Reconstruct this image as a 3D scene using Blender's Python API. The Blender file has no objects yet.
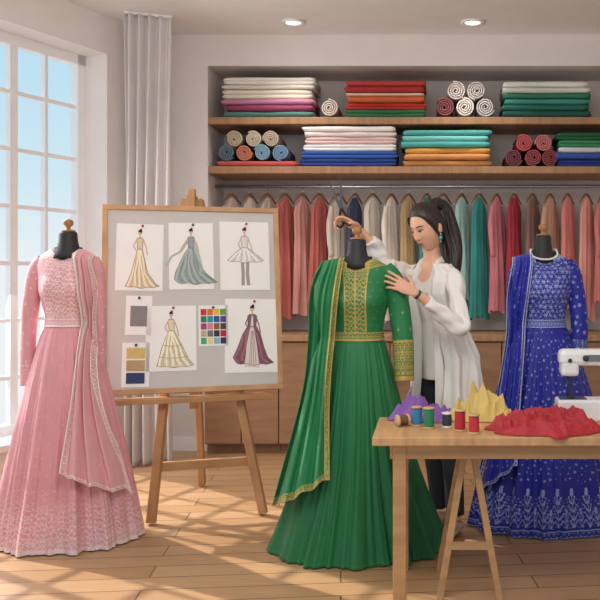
import bpy, bmesh, math, random
import numpy as np
from mathutils import Vector, Matrix, noise
random.seed(4); rng=np.random.RandomState(3)
S=bpy.context.scene; COL=S.collection
pi=math.pi
try: S.view_settings.view_transform='Standard'
except Exception: pass

# ---------------------------------------------------------------- helpers
def lin(c):
    c=np.array(c,float)/255.0
    return np.where(c<=0.04045,c/12.92,((c+0.055)/1.055)**2.4)
MC={}
def mat(c,rough=0.7,metal=0.0,bump=0.0,bscale=60,var=0.0,vscale=6,emit=0,sheen=0,key=None,stretch=None):
    k=(tuple(c),rough,metal,bump,bscale,var,vscale,emit,sheen,stretch)
    if k in MC: return MC[k]
    m=bpy.data.materials.new(key or "surface"); m.use_nodes=True
    n=m.node_tree.nodes; l=m.node_tree.links; b=n['Principled BSDF']
    L=lin(c); b.inputs['Base Color'].default_value=(*L,1)
    b.inputs['Roughness'].default_value=rough; b.inputs['Metallic'].default_value=metal
    if sheen: b.inputs['Sheen Weight'].default_value=sheen
    tc=n.new('ShaderNodeTexCoord'); mp=n.new('ShaderNodeMapping'); l.new(tc.outputs['Object'],mp.inputs['Vector'])
    if stretch: mp.inputs['Scale'].default_value=stretch
    no=n.new('ShaderNodeTexNoise'); no.inputs['Scale'].default_value=vscale; no.inputs['Detail'].default_value=4
    l.new(mp.outputs[0],no.inputs['Vector'])
    cr=n.new('ShaderNodeValToRGB'); l.new(no.outputs['Fac'],cr.inputs['Fac'])
    v=max(var,0.02)
    cr.color_ramp.elements[0].position=.3; cr.color_ramp.elements[1].position=.7
    cr.color_ramp.elements[0].color=(*(L*(1-v)),1); cr.color_ramp.elements[1].color=(*np.minimum(L*(1+v),1),1)
    l.new(cr.outputs[0],b.inputs['Base Color'])
    if bump:
        n2=n.new('ShaderNodeTexNoise'); n2.inputs['Scale'].default_value=bscale; l.new(mp.outputs[0],n2.inputs['Vector'])
        bp=n.new('ShaderNodeBump'); bp.inputs['Strength'].default_value=bump; bp.inputs['Distance'].default_value=.01
        l.new(n2.outputs['Fac'],bp.inputs['Height']); l.new(bp.outputs[0],b.inputs['Normal'])
    if emit:
        b.inputs['Emission Color'].default_value=(*L,1); b.inputs['Emission Strength'].default_value=emit
    MC[k]=m; return m
def wood(c,var=.18,stretch=(1,1,12),rough=.5):
    return mat(c,rough,0,.1,30,var,3.0,stretch=stretch,key="wood")
def vcmat(rough=.58,sheen=.04):
    m=bpy.data.materials.new("embroidered_fabric"); m.use_nodes=True
    n=m.node_tree.nodes; l=m.node_tree.links; b=n['Principled BSDF']
    a=n.new('ShaderNodeVertexColor'); a.layer_name='Col'
    no=n.new('ShaderNodeTexNoise'); no.inputs['Scale'].default_value=9; no.inputs['Detail'].default_value=3
    mr=n.new('ShaderNodeMapRange'); mr.inputs['To Min'].default_value=.85; mr.inputs['To Max'].default_value=1.12
    l.new(no.outputs['Fac'],mr.inputs['Value'])
    mx=n.new('ShaderNodeVectorMath'); mx.operation='SCALE'
    l.new(a.outputs['Color'],mx.inputs[0]); l.new(mr.outputs[0],mx.inputs['Scale']); l.new(mx.outputs[0],b.inputs['Base Color'])
    b.inputs['Roughness'].default_value=rough; b.inputs['Sheen Weight'].default_value=sheen
    mm=n.new('ShaderNodeMath'); mm.operation='MULTIPLY'; mm.inputs[1].default_value=.35
    l.new(a.outputs['Alpha'],mm.inputs[0]); l.new(mm.outputs[0],b.inputs['Metallic'])
    bp=n.new('ShaderNodeBump'); bp.inputs['Strength'].default_value=.35; bp.inputs['Distance'].default_value=.003
    l.new(a.outputs['Alpha'],bp.inputs['Height']); l.new(bp.outputs[0],b.inputs['Normal'])
    return m
VC=vcmat()

def top(name,label,cat,loc=(0,0,0),group=None,rot=None):
    o=bpy.data.objects.new(name,None); COL.objects.link(o); o.location=loc; o.empty_display_size=.05
    if rot: o.rotation_euler=rot
    o["label"]=label; o["category"]=cat
    if group: o["group"]=group
    return o
def mk(name,V,F,m=None,parent=None,smooth=True,loc=None,recalc=False,label=None,cat=None,bevel=0,group=None,mi=None,kind=None,solid=0,rot=None):
    me=bpy.data.meshes.new(name)
    V=np.asarray(V,float).reshape(-1,3)
    me.from_pydata(V.tolist(),[],[tuple(int(i) for i in f) for f in F])
    ms=m if isinstance(m,(list,tuple)) else [m]
    for q in ms:
        if q: me.materials.append(q)
    if mi is not None: me.polygons.foreach_set('material_index',mi)
    if recalc:
        bm=bmesh.new(); bm.from_mesh(me); bmesh.ops.recalc_face_normals(bm,faces=bm.faces); bm.to_mesh(me); bm.free()
    me.polygons.foreach_set('use_smooth',[smooth]*len(me.polygons))
    o=bpy.data.objects.new(name,me); COL.objects.link(o)
    if parent: o.parent=parent
    if loc is not None: o.location=loc
    if rot is not None: o.rotation_euler=rot
    if bevel:
        b=o.modifiers.new('bevel','BEVEL'); b.width=bevel; b.segments=2; b.limit_method='ANGLE'
    if solid:
        b=o.modifiers.new('solid','SOLIDIFY'); b.thickness=solid; b.offset=0
    if label: o["label"]=label
    if cat: o["category"]=cat
    if group: o["group"]=group
    if kind: o["kind"]=kind
    return o
def setcol(o,C):
    a=o.data.color_attributes.new('Col','FLOAT_COLOR','POINT')
    a.data.foreach_set('color',np.asarray(C,np.float32).ravel())
def join(parts):
    V=[];F=[];I=[];k=0
    for p in parts:
        v,f=p[0],p[1]; mi=p[2] if len(p)>2 else 0
        v=np.asarray(v,float).reshape(-1,3)
        V.append(v); F+= [tuple(int(i)+k for i in q) for q in f]; I+=[mi]*len(f); k+=len(v)
    return np.vstack(V),F,I
def box(cx,cy,cz,sx,sy,sz):
    x,y,z=sx/2,sy/2,sz/2
    V=[(cx+a*x,cy+b*y,cz+c*z) for a in(-1,1) for b in(-1,1) for c in(-1,1)]
    F=[(0,1,3,2),(4,6,7,5),(0,4,5,1),(2,3,7,6),(0,2,6,4),(1,5,7,3)]
    return V,F
def gridf(nv,nu,closed):
    m=nu if closed else nu-1
    i=np.arange(nv-1)[:,None]*nu; j=np.arange(m)[None,:]; j2=(j+1)%nu
    return np.stack([i+j,i+nu+j,i+nu+j2,i+j2],-1).reshape(-1,4)
def beam(p,q,w,h,up=(0,0,1)):
    p=Vector(p);q=Vector(q); d=(q-p); L=d.length; d.normalize()
    u=Vector(up); 
    if abs(u.dot(d))>.95: u=Vector((0,1,0))
    s=d.cross(u).normalized(); u=s.cross(d)
    V=[];
    for t in (0,L):
        for a,b in((-1,-1),(1,-1),(1,1),(-1,1)):
            V.append(tuple(p+d*t+s*(a*w/2)+u*(b*h/2)))
    return V,[(0,3,2,1),(4,5,6,7),(0,1,5,4),(1,2,6,5),(2,3,7,6),(3,0,4,7)]
def lathe(prof,n=24,c=(0,0,0)):
    a=np.linspace(0,2*pi,n,endpoint=False); V=[]
    for r,z in prof: V+= [(c[0]+r*math.cos(t),c[1]+r*math.sin(t),c[2]+z) for t in a]
    F=[tuple(f[::-1]) for f in gridf(len(prof),n,True)]
    F.append(tuple(range(n))[::-1]); k=(len(prof)-1)*n; F.append(tuple(range(k,k+n)))
    return V,F
def cat(P,n):
    P=np.asarray(P,float); m=len(P)
    if m==2:
        t=np.linspace(0,1,n)[:,None]; return P[0]*(1-t)+P[1]*t
    Q=np.vstack([2*P[0]-P[1],P,2*P[-1]-P[-2]]); out=[]
    for t in np.linspace(0,m-1,n):
        i=min(int(t),m-2); f=t-i; a,b,c,d=Q[i],Q[i+1],Q[i+2],Q[i+3]
        out.append(.5*((2*b)+(-a+c)*f+(2*a-5*b+4*c-d)*f*f+(-a+3*b-3*c+d)*f**3))
    return np.array(out)
def tube(path,rad,n=16,res=None,cap=True,fold=None,flat=1.0,flatdir=None):
    path=np.asarray(path,float); rad=np.asarray(rad,float)
    if res: R=cat(np.column_stack([path,rad]),res); path=R[:,:3]; rad=np.maximum(R[:,3],.0005)
    T=np.gradient(path,axis=0); T/=np.linalg.norm(T,axis=1)[:,None]+1e-9
    u=np.array(flatdir if flatdir is not None else ((0,0,1) if abs(T[0][2])<.9 else (1,0,0)),float)
    V=[];th=np.linspace(0,2*pi,n,endpoint=False)
    for i in range(len(path)):
        u=u-T[i]*u.dot(T[i]); u/=np.linalg.norm(u)+1e-9; w=np.cross(T[i],u)
        r=rad[i]*(1+(fold(th,i/(len(path)-1)) if fold else 0))
        V.append(path[i]+np.outer(r*np.cos(th)*flat,u)+np.outer(r*np.sin(th),w))
    V=np.vstack(V); F=[tuple(f) for f in gridf(len(path),n,True)]
    if cap:
        F.append(tuple(range(n))); k=(len(path)-1)*n; F.append(tuple(range(k,k+n))[::-1])
    return V,F
def sphere(c,r,nu=16,nv=10):
    V=[];r=np.ones(3)*np.array(r)
    for i in range(nv+1):
        a=pi*i/nv
        a=min(max(a,.02),pi-.02)
        for j in range(nu):
            t=2*pi*j/nu; V.append((c[0]+r[0]*math.sin(a)*math.cos(t),c[1]+r[1]*math.sin(a)*math.sin(t),c[2]+r[2]*math.cos(a)))
    F=[tuple(f) for f in gridf(nv+1,nu,True)]; F.append(tuple(range(nu))[::-1]); F.append(tuple(range(nv*nu,nv*nu+nu)))
    return V,F
def struct(name,V,F,m,label,recalc=True,smooth=False,bevel=0):
    o=mk(name,V,F,m,recalc=recalc,smooth=smooth,bevel=bevel); o["kind"]="structure"; o["label"]=label; return o

# ---------------------------------------------------------------- room
CZ=3.2
wallm=mat((224,217,212),.9,var=.02,bump=.03)
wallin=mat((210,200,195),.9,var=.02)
white=mat((240,240,240),.5)
def floormat():
    m=bpy.data.materials.new("oak_planks"); m.use_nodes=True; n=m.node_tree.nodes; l=m.node_tree.links; b=n['Principled BSDF']
    tc=n.new('ShaderNodeTexCoord'); mp=n.new('ShaderNodeMapping'); l.new(tc.outputs['Object'],mp.inputs[0]); mp.inputs['Rotation'].default_value=(0,0,math.radians(-6))
    br=n.new('ShaderNodeTexBrick'); l.new(mp.outputs[0],br.inputs['Vector'])
    br.inputs['Scale'].default_value=1; br.inputs['Brick Width'].default_value=1.7; br.inputs['Row Height'].default_value=.15
    br.inputs['Mortar Size'].default_value=.004; br.inputs['Mortar Smooth'].default_value=.3
    br.inputs['Color1'].default_value=(*lin((192,152,112)),1); br.inputs['Color2'].default_value=(*lin((174,134,94)),1); br.inputs['Mortar'].default_value=(*lin((104,76,52)),1)
    mp2=n.new('ShaderNodeMapping'); l.new(tc.outputs['Object'],mp2.inputs[0]); mp2.inputs['Scale'].default_value=(1.2,14,1); mp2.inputs['Rotation'].default_value=(0,0,math.radians(-6))
    no=n.new('ShaderNodeTexNoise'); no.inputs['Scale'].default_value=3; no.inputs['Detail'].default_value=6; l.new(mp2.outputs[0],no.inputs[0])
    mr=n.new('ShaderNodeMapRange'); mr.inputs['To Min'].default_value=.78; mr.inputs['To Max'].default_value=1.2; l.new(no.outputs['Fac'],mr.inputs[0])
    vm=n.new('ShaderNodeVectorMath'); vm.operation='SCALE'; l.new(br.outputs['Color'],vm.inputs[0]); l.new(mr.outputs[0],vm.inputs['Scale']); l.new(vm.outputs[0],b.inputs['Base Color'])
    b.inputs['Roughness'].default_value=.42
    return m
Cn=np.array([-2.12,6.54]); E=np.array([-.379,-.925]); O=np.array([-.925,.379])
def LW(t,o,z): p=Cn+E*t+O*o; return (p[0],p[1],z)
def lbox(t0,t1,o0,o1,z0,z1):
    V=[LW(t,o,z) for t in(t0,t1) for o in(o0,o1) for z in(z0,z1)]
    return V,[(0,1,3,2),(4,6,7,5),(0,4,5,1),(2,3,7,6),(0,2,6,4),(1,5,7,3)]
WT=.3; TL=6.5
pe=LW(TL,WT,0)
def slab(z0,z1):
    poly=[(2.44,-.3),(2.44,7.22),(-2.14,7.22),(pe[0],pe[1]),(pe[0],-.3)]
    V=[(x,y,z0) for x,y in poly]+[(x,y,z1) for x,y in poly]; n=len(poly)
    return V,[tuple(range(n))[::-1],tuple(range(n,2*n))]+[(i,(i+1)%n,n+(i+1)%n,n+i) for i in range(n)]
V,F=slab(-.1,0); struct("floor",V,F,floormat(),"light oak plank floor with sunlight patches")
V,F=slab(CZ,CZ+.1); struct("ceiling",V,F,mat((236,231,228),.9),"white painted ceiling")
AX=-1.71
V,F,_=join([box(-.0,7.14,CZ/2,4.9,.16,CZ)])
struct("wall_back",V,F,wallin,"pale alcove back wall")
V,F,_=join([box((AX-2.45)/2,6.80,CZ/2,abs(-2.45-AX),.52,CZ)])
struct("wall_return",V,F,wallm,"pale wall beside the shelving alcove")
V,F=box((AX+2.4)/2,6.80,(CZ+2.96)/2,2.4-AX,.52,CZ-2.96)
struct("wall_soffit",V,F,wallm,"pale soffit above the shelving alcove")
V,F=box(2.38,3.5,CZ/2,.12,7.4,CZ); struct("wall_right",V,F,wallm,"pale side wall")
t0,t1=.5,3.6; zb,zt=.30,2.93
V,F,_=join([lbox(-.6,t0,0,WT,0,CZ),lbox(t1,TL,0,WT,0,CZ),lbox(t0,t1,0,WT,0,zb),lbox(t0,t1,0,WT,zt,CZ)])
struct("wall_left",V,F,mat((234,229,226),.9),"white wall with a tall window opening")
ps=[]
fr=.07
ps.append(lbox(t0,t1,.2,.27,zb,zb+fr)); ps.append(lbox(t0,t1,.2,.27,zt-fr,zt)); ps.append(lbox(t0,t0+fr,.2,.27,zb,zt)); ps.append(lbox(t1-fr,t1,.2,.27,zb,zt))
nc=11
for i in range(1,nc):
    t=t0+fr+(t1-t0-2*fr)*i/nc; w=.030 if i%4==2 else .013; ps.append(lbox(t-w,t+w,.215,.255,zb,zt))
for i in range(1,7):
    z=zb+(zt-zb)*i/7; ps.append(lbox(t0,t1,.22,.25,z-.013,z+.013))
V,F,_=join(ps); struct("window_1",V,F,mat((240,241,242),.45),"tall white gridded window with blue sky outside")
V,F=lbox(t0-.03,t1+.03,-.05,.22,zb-.04,zb+.005); struct("trim_1",V,F,white,"white window sill",bevel=.006)
V,F=lbox(.02,TL,-.015,.0,0,.1); struct("baseboard_left",V,F,white,"white baseboard under the window")
V,F=box((AX-2.12)/2,6.532,.05,abs(AX+2.12),.016,.1); struct("baseboard_back",V,F,white,"white baseboard by the alcove")
# curtain
nu,nv=200,90; u=np.linspace(0,1,nu); v=np.linspace(0,1,nv); U,Vv=np.meshgrid(u,v)
CR=np.array([-1.99,6.0,0])
X=-2.145+U*(.30)+.010*np.sin(Vv*4+U*3); Y=5.95+U*.12+(.022+.018*Vv)*np.sin(U*2*pi*5.0+1.3*np.sin(2.0*Vv)+1.2*np.sin(5*U))+.008*np.sin(U*33+3*Vv)
Z=3.185-Vv*3.17
P=np.stack([X,Y,Z],-1)
cur=top("curtain","soft grey-white floor-length curtain gathered beside the window","curtain",tuple(CR))
mk("curtain_panel",P.reshape(-1,3)-CR,gridf(nv,nu,False),mat((216,212,211),.85,var=.03),cur,solid=.004)
V,F=beam((-.15,-.05,3.19),(.15,.07,3.19),.02,.018); mk("curtain_track",V,F,white,cur,smooth=False,recalc=True)
for x,y in((-1.0,6.2),(.31,6.2)):
    d=top("ceiling_downlight","round recessed white ceiling downlight","light",(x,y,CZ),group="recessed ceiling downlights")
    V,F=lathe([(.055,-.002),(.085,-.002),(.088,-.012),(.06,-.016),(.055,-.004)],32); mk("trim_ring",V,F,white,d)
    V,F=lathe([(.055,-.006),(.05,-.010)],24); mk("lamp_lens",V,F,mat((255,248,235),.5,emit=4),d)
    L=bpy.data.lights.new("downlight_beam",'SPOT'); L.energy=34; L.spot_size=math.radians(110); L.spot_blend=.8; L.color=(1,.93,.85); L.shadow_soft_size=.06
    lo=bpy.data.objects.new("downlight_beam",L); COL.objects.link(lo); lo.parent=d; lo.location=(0,-.0,-.03)

# ---------------------------------------------------------------- shelving, rod, cabinets
shw=wood((160,120,84),stretch=(12,1,1)); 
for z,nm in((2.54,"upper"),(2.16,"lower")):
    V,F=box((AX+2.32)/2,6.79,z,2.32-AX,.49,.055)
    mk("wall_shelf",V,F,shw,smooth=False,bevel=.004,label="long %s wooden shelf holding folded fabric"%nm,cat="shelf",group="alcove shelves")
V,F=tube([(AX,6.77,2.055),(2.32,6.77,2.055)],[.014,.014],12)
mk("clothes_rail",V,F,mat((170,170,175),.3,.9),label="long steel clothes rail under the lower shelf",cat="rail")
cbw=wood((152,116,86),stretch=(1,1,6)); cbd=wood((164,126,94),stretch=(1,1,6))
x=AX+.01
V,F=box((AX+2.32)/2,6.70,.875,2.32-AX-.004,.66,.045); mk("cabinet_worktop",V,F,wood((172,134,98),stretch=(10,1,1)),smooth=False,bevel=.005,label="continuous light wood worktop over low cabinets",cat="worktop")
i=0
while x<2.2:
    w=.56; c=top("base_cabinet","light wood two-door base cabinet under worktop","cabinet",(x+w/2,6.72,0),group="row of low cabinets")
    V,F,_=join([box(0,0,.46,w-.004,.6,.78),box(0,.03,.035,w-.004,.54,.07)]); mk("cabinet_body",V,F,cbw,c,smooth=False)
    for sx in(-1,1):
        V,F=box(sx*w/4,-.31,.46,w/2-.008,.02,.76); dd=mk("cabinet_door",V,F,cbd,c,smooth=False,bevel=.003)
        V,F,_=join([box(sx*.035,-.343,.62,.012,.012,.18),box(sx*.035,-.33,.55,.01,.026,.01),box(sx*.035,-.33,.69,.01,.026,.01)])
        mk("door_handle",V,F,mat((90,75,65),.35,.7),dd,smooth=False)
    x+=w; i+=1

def folded(cx,w,z0,h,c,dy=0):
    pts=[]; dep=.36
    pts.append((dep/2,0.0))
    sub=[(0,.5),(.5,1)] if h>.052 else [(0,1)]
    for lo_,hi_ in sub:
        hb=(hi_-lo_)*h; zc=(lo_+hi_)/2*h
        for a in np.linspace(-pi/2,pi/2,9): pts.append((-dep/2+.012-math.cos(a)*hb*.55,zc+math.sin(a)*hb*.485))
    pts.append((dep/2,h))
    n=len(pts); nx=20; V=[]
    ph=rng.rand()*6
    for i in range(nx):
        t=i/(nx-1); xx=cx-w/2+w*t; e=min(t,1-t); rr=1-.25*math.exp(-e*50)
        for (y,z) in pts:
            V.append((xx+.006*math.sin(z*120+ph),6.76+dy+y+.006*math.sin(t*9+ph),z0+h/2+(z-h/2)*rr+(.0012*math.sin(t*8+ph) if 0<z else 0)))
    F=[tuple(f) for f in gridf(nx,n,True)]; F.append(tuple(range(n))[::-1]); F.append(tuple(range((nx-1)*n,nx*n)))
    V=np.array(V)
    return mk("folded_fabric",V-np.array([cx,6.76,z0]),F,mat(c,.85,var=.06,bump=.15,bscale=120),loc=(cx,6.76,z0),recalc=True)
def cname(c):
    r,g,b=c
    if max(c)-min(c)<26: return "white" if r>200 else ("grey" if r>90 else "black")
    if r>170 and g>150: return "cream"
    if b>g and b>r: return "purple" if r>g+25 else "blue"
    if g>r and g>=b-15: return "teal" if b>g*.75 else "green"
    if g>r: return "teal"
    if r>180 and g>110: return "tan" if g>135 else "coral"
    if r>150 and g>60: return "orange" if b<g*.8 else "rose pink"
    return "maroon red"
def stack(px0,px1,z0,hs,grp):
    cx=((px0+px1)/2-430)/131.; w=(px1-px0)/131.; z=z0
    for c,h in hs:
        ww=w*(1-rng.rand()*.06); 
        o=folded(cx+(rng.rand()-.5)*.03,ww,z,h-.002,c,dy=(rng.rand()-.5)*.03-.02); z+=h
        o["label"]="folded %s fabric in a stack on the shelf"%cname(c); o["category"]="folded fabric"; o["group"]=grp
ST=2.5685; SL=2.1885
stack(220,313,ST,[((75,115,108),.045),((140,60,90),.05),((185,120,150),.045),((222,212,196),.075),((212,206,196),.035),((232,226,216),.06)],"folded fabrics on the upper shelf")
stack(343,425,ST,[((40,105,65),.06),((180,48,42),.055),((200,95,50),.05),((215,190,165),.025),((165,45,45),.05),((185,60,55),.045)],"folded fabrics on the upper shelf")
stack(503,593,ST,[((25,80,70),.05),((30,100,85),.05),((60,140,125),.045),((45,120,95),.04),((205,208,200),.045),((222,222,216),.05)],"folded fabrics on the upper shelf")
stack(213,297,SL,[((190,80,75),.045)],"folded fabrics on the lower shelf")
stack(300,397,SL,[((35,60,135),.06),((45,85,165),.06),((232,230,228),.055),((222,190,188),.055),((228,212,208),.04),((238,234,230),.045)],"folded fabrics on the lower shelf")
stack(402,492,SL,[((200,135,75),.05),((212,145,90),.05),((215,155,70),.045),((80,170,165),.05),((120,195,190),.045),((80,165,160),.045)],"folded fabrics on the lower shelf")
stack(558,622,SL,[((40,60,140),.055),((50,80,160),.05),((205,210,212),.045),((60,135,90),.055),((30,95,60),.06)],"folded fabrics on the lower shelf")
def roll(px,zc,R,c,grp):
    x=(px-430)/131.; turns=3.6; n=110; L=.38; 
    t=np.linspace(0,1,n); r=R*(.12+.86*t); a=t*turns*2*pi+rng.rand()*6
    X=r*np.cos(a); Z=r*np.sin(a); V=[]
    for y in(-L/2,-L/2+.006,L/2): 
        V+=list(zip(X,[y]*n,Z))
    return mk("fabric_roll",V,gridf(3,n,False),mat(c,.85,var=.05,bump=.1,bscale=100),loc=(x,6.75,zc),solid=R*.155,
         label="rolled %s fabric bolt lying on the shelf"%cname(c),cat="fabric roll",group=grp)
g1="fabric rolls on the upper shelf"; g2="fabric rolls on the lower shelf"
roll(328,ST+.073,.066,(212,198,188),g1)
for px,dz,c in((445,.078,(140,80,85)),(465,.078,(228,218,208)),(486,.078,(190,184,184)),(456,.205,(222,210,204)),(477,.205,(200,190,188))): roll(px,ST+dz,.072,c,g1)
z0=SL+.047
for px,dz,c in((224,.06,(95,115,130)),(242,.06,(205,125,105)),(260,.06,(130,168,190)),(279,.06,(120,155,190)),(232,.165,(196,178,152)),(251,.165,(208,194,172)),(269,.165,(200,182,162))): roll(px,z0+dz,.062,c,g2)
for px,dz,c in((515,.068,(120,60,72)),(535,.068,(155,70,82)),(552,.068,(138,62,66)),(525,.18,(195,85,92)),(545,.18,(205,115,112))): roll(px,SL+dz,.066,c,g2)

# hanging garments
gcol=[(206,190,176),(216,202,192),(196,180,170),(192,104,94),(206,148,138),(186,98,92),(208,194,180),(58,66,96),(218,208,196),(222,212,202),(184,154,112),(60,130,130),(160,160,162),(160,198,192),(50,140,132),(204,122,130),(164,46,62),(130,96,90),(196,152,128),(212,128,120),(224,154,144),(208,118,110)]
hm=wood((150,105,70)); steel=mat((180,180,185),.3,.9)
nu,nv=130,80
th=np.linspace(0,2*pi,nu,endpoint=False)
for i,c in enumerate(gcol):
    r=np.random.RandomState(i+50)
    x=-1.58+i*.141+(r.rand()-.5)*.01; L=.90+.08*math.sin(i*2.3)
    g=top("hanging_garment","%s garment on a wooden hanger on the rail"%cname(c),"garment",(x,6.77,2.055),group="garments on the clothes rail",rot=(0,0,math.radians(52+4*math.sin(i*3))))
    V=[]; wd=.66+.16*r.rand(); k1,k2=6+i%3,11+i%4
    bw_=(.80+.3*r.rand()); sway=(r.rand()-.5)*.03
    for k in range(nv):
        t=k/(nv-1); z=-.09-L*t
        w=np.interp(t,[0,.03,.08,.14,.35,.7,1],[.02,.055,.098,.118,.112*bw_+.01,.135*bw_,.150*bw_])*wd; d=np.interp(t,[0,.03,.1,.5,1],[.016,.024,.030,.036,.040])
        f=1+(.10+t*.22)*np.sin(k1*th+i+2.5*t)+(.06+t*.14)*np.sin(k2*th+i*2-2*t)
        V+=list(zip(w*np.cos(th)*(1+.06*t*np.sin(5*th+i)+.05*t*np.sin(11*th))+sway*math.sin(t*2.5+i),d*np.sin(th)*f+t*.008*np.sin(7*th+i),z-.012*t*np.cos(2*th+i)-.010*t*np.sin(5*th+i)))
    F=[tuple(f[::-1]) for f in gridf(nv,nu,True)]; F.append(tuple(range(nu)))
    mg=mat(c,.8,var=.12,vscale=3,sheen=.05)
    mk("garment_body",V,F,mg,g)
    if i%3==0:
        for sx in(-1,1):
            V,F=tube([(sx*.10*wd,0,-.16),(sx*.132*wd,0,-.28),(sx*.140*wd,-.006,-.42),(sx*.125*wd,-.012,-.56)],[.018,.024,.022,.018],14,24,fold=lambda a,t:.10*np.sin(4*a+9*t)); mk("sleeve",V,F,mg,g)
    V1,F1=tube([(-.13*wd,0,-.135),(-.06*wd,0,-.085),(0,0,-.06),(.06*wd,0,-.085),(.13*wd,0,-.135)],[.007,.009,.010,.009,.007],8,16)
    h=mk("clothes_hanger",V1,F1,hm,g)
    a=np.linspace(-.3*pi,1.15*pi,12); pts=[(0,0,-.06),(0,0,-.03)]+[(.019*math.cos(q),0,.019*math.sin(q)) for q in a]
    V1,F1=tube(pts,[.003]*len(pts),6,30); mk("hook",V1,F1,steel,h)

# ---------------------------------------------------------------- gowns on dress forms
def lum(mask,base,emb,k=1.0):
    m=np.clip(mask.astype(float)*k,0,1)[...,None]
    C=np.zeros(mask.shape+(4,)); b=lin(base); e=lin(emb)
    C[...,:3]=b*(1-m)+e*m; C[...,3]=m[...,0]
    return C
def flower(A,B,r=.3,pet=5,inner=.35):
    row=np.floor(B); a=A+.5*(row%2); ca=a-np.floor(a)-.5; cb=B-row-.5
    R=np.hypot(ca,cb); an=np.arctan2(cb,ca)
    return (R<r*(.62+.38*np.cos(pet*an)))&~((R<r*inner)&(R>r*inner*.5))
def scat(A,B,r=.3,pet=5,j=.28,per=1e9):
    row=np.floor(B); a=A+.5*(row%2); col=np.floor(a)%per; ca=a-np.floor(a)-.5; cb=B-row-.5
    h=lambda k:np.modf(np.abs(np.sin(col*12.9898*k+row*78.233+k)*43758.5))[0]
    ca=ca-(h(1.0)-.5)*j*2; cb=cb-(h(2.3)-.5)*j*2; rr=r*(.55+.7*h(3.1))
    R=np.hypot(ca,cb); an=np.arctan2(cb,ca)+6*h(4.7)
    return (R<rr*(.62+.38*np.cos(pet*an)))
def sprig(A,B,r=.3):
    row=np.floor(B); a=A+.5*(row%2); ca=a-np.floor(a)-.5; cb=B-row-.5
    return (np.hypot(ca,cb)<r)
def vine(A,B,w=.09):
    return (np.abs(np.sin(A*pi)+.8*np.sin(B*pi*1.3+1.5*np.sin(A*pi*.7)))<w*2)
def bough(ca,t,lv=4,w=.34):
    inb=(t>0)&(t<1); env=np.sin(pi*np.clip(t,0,1)**.8)**.6
    fr_=(t*lv)%1.0
    leaf=np.abs(np.abs(ca)-w*env*(.15+.85*fr_))<.055*(1.2-fr_)
    blob=np.hypot(np.abs(ca)-w*env*.95,(fr_-.92)/lv*2.2)<.06
    bud=np.hypot(ca,(t-.93)*.6)<.07
    return inb&((np.abs(ca)<.02)|leaf|blob|bud)
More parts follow.
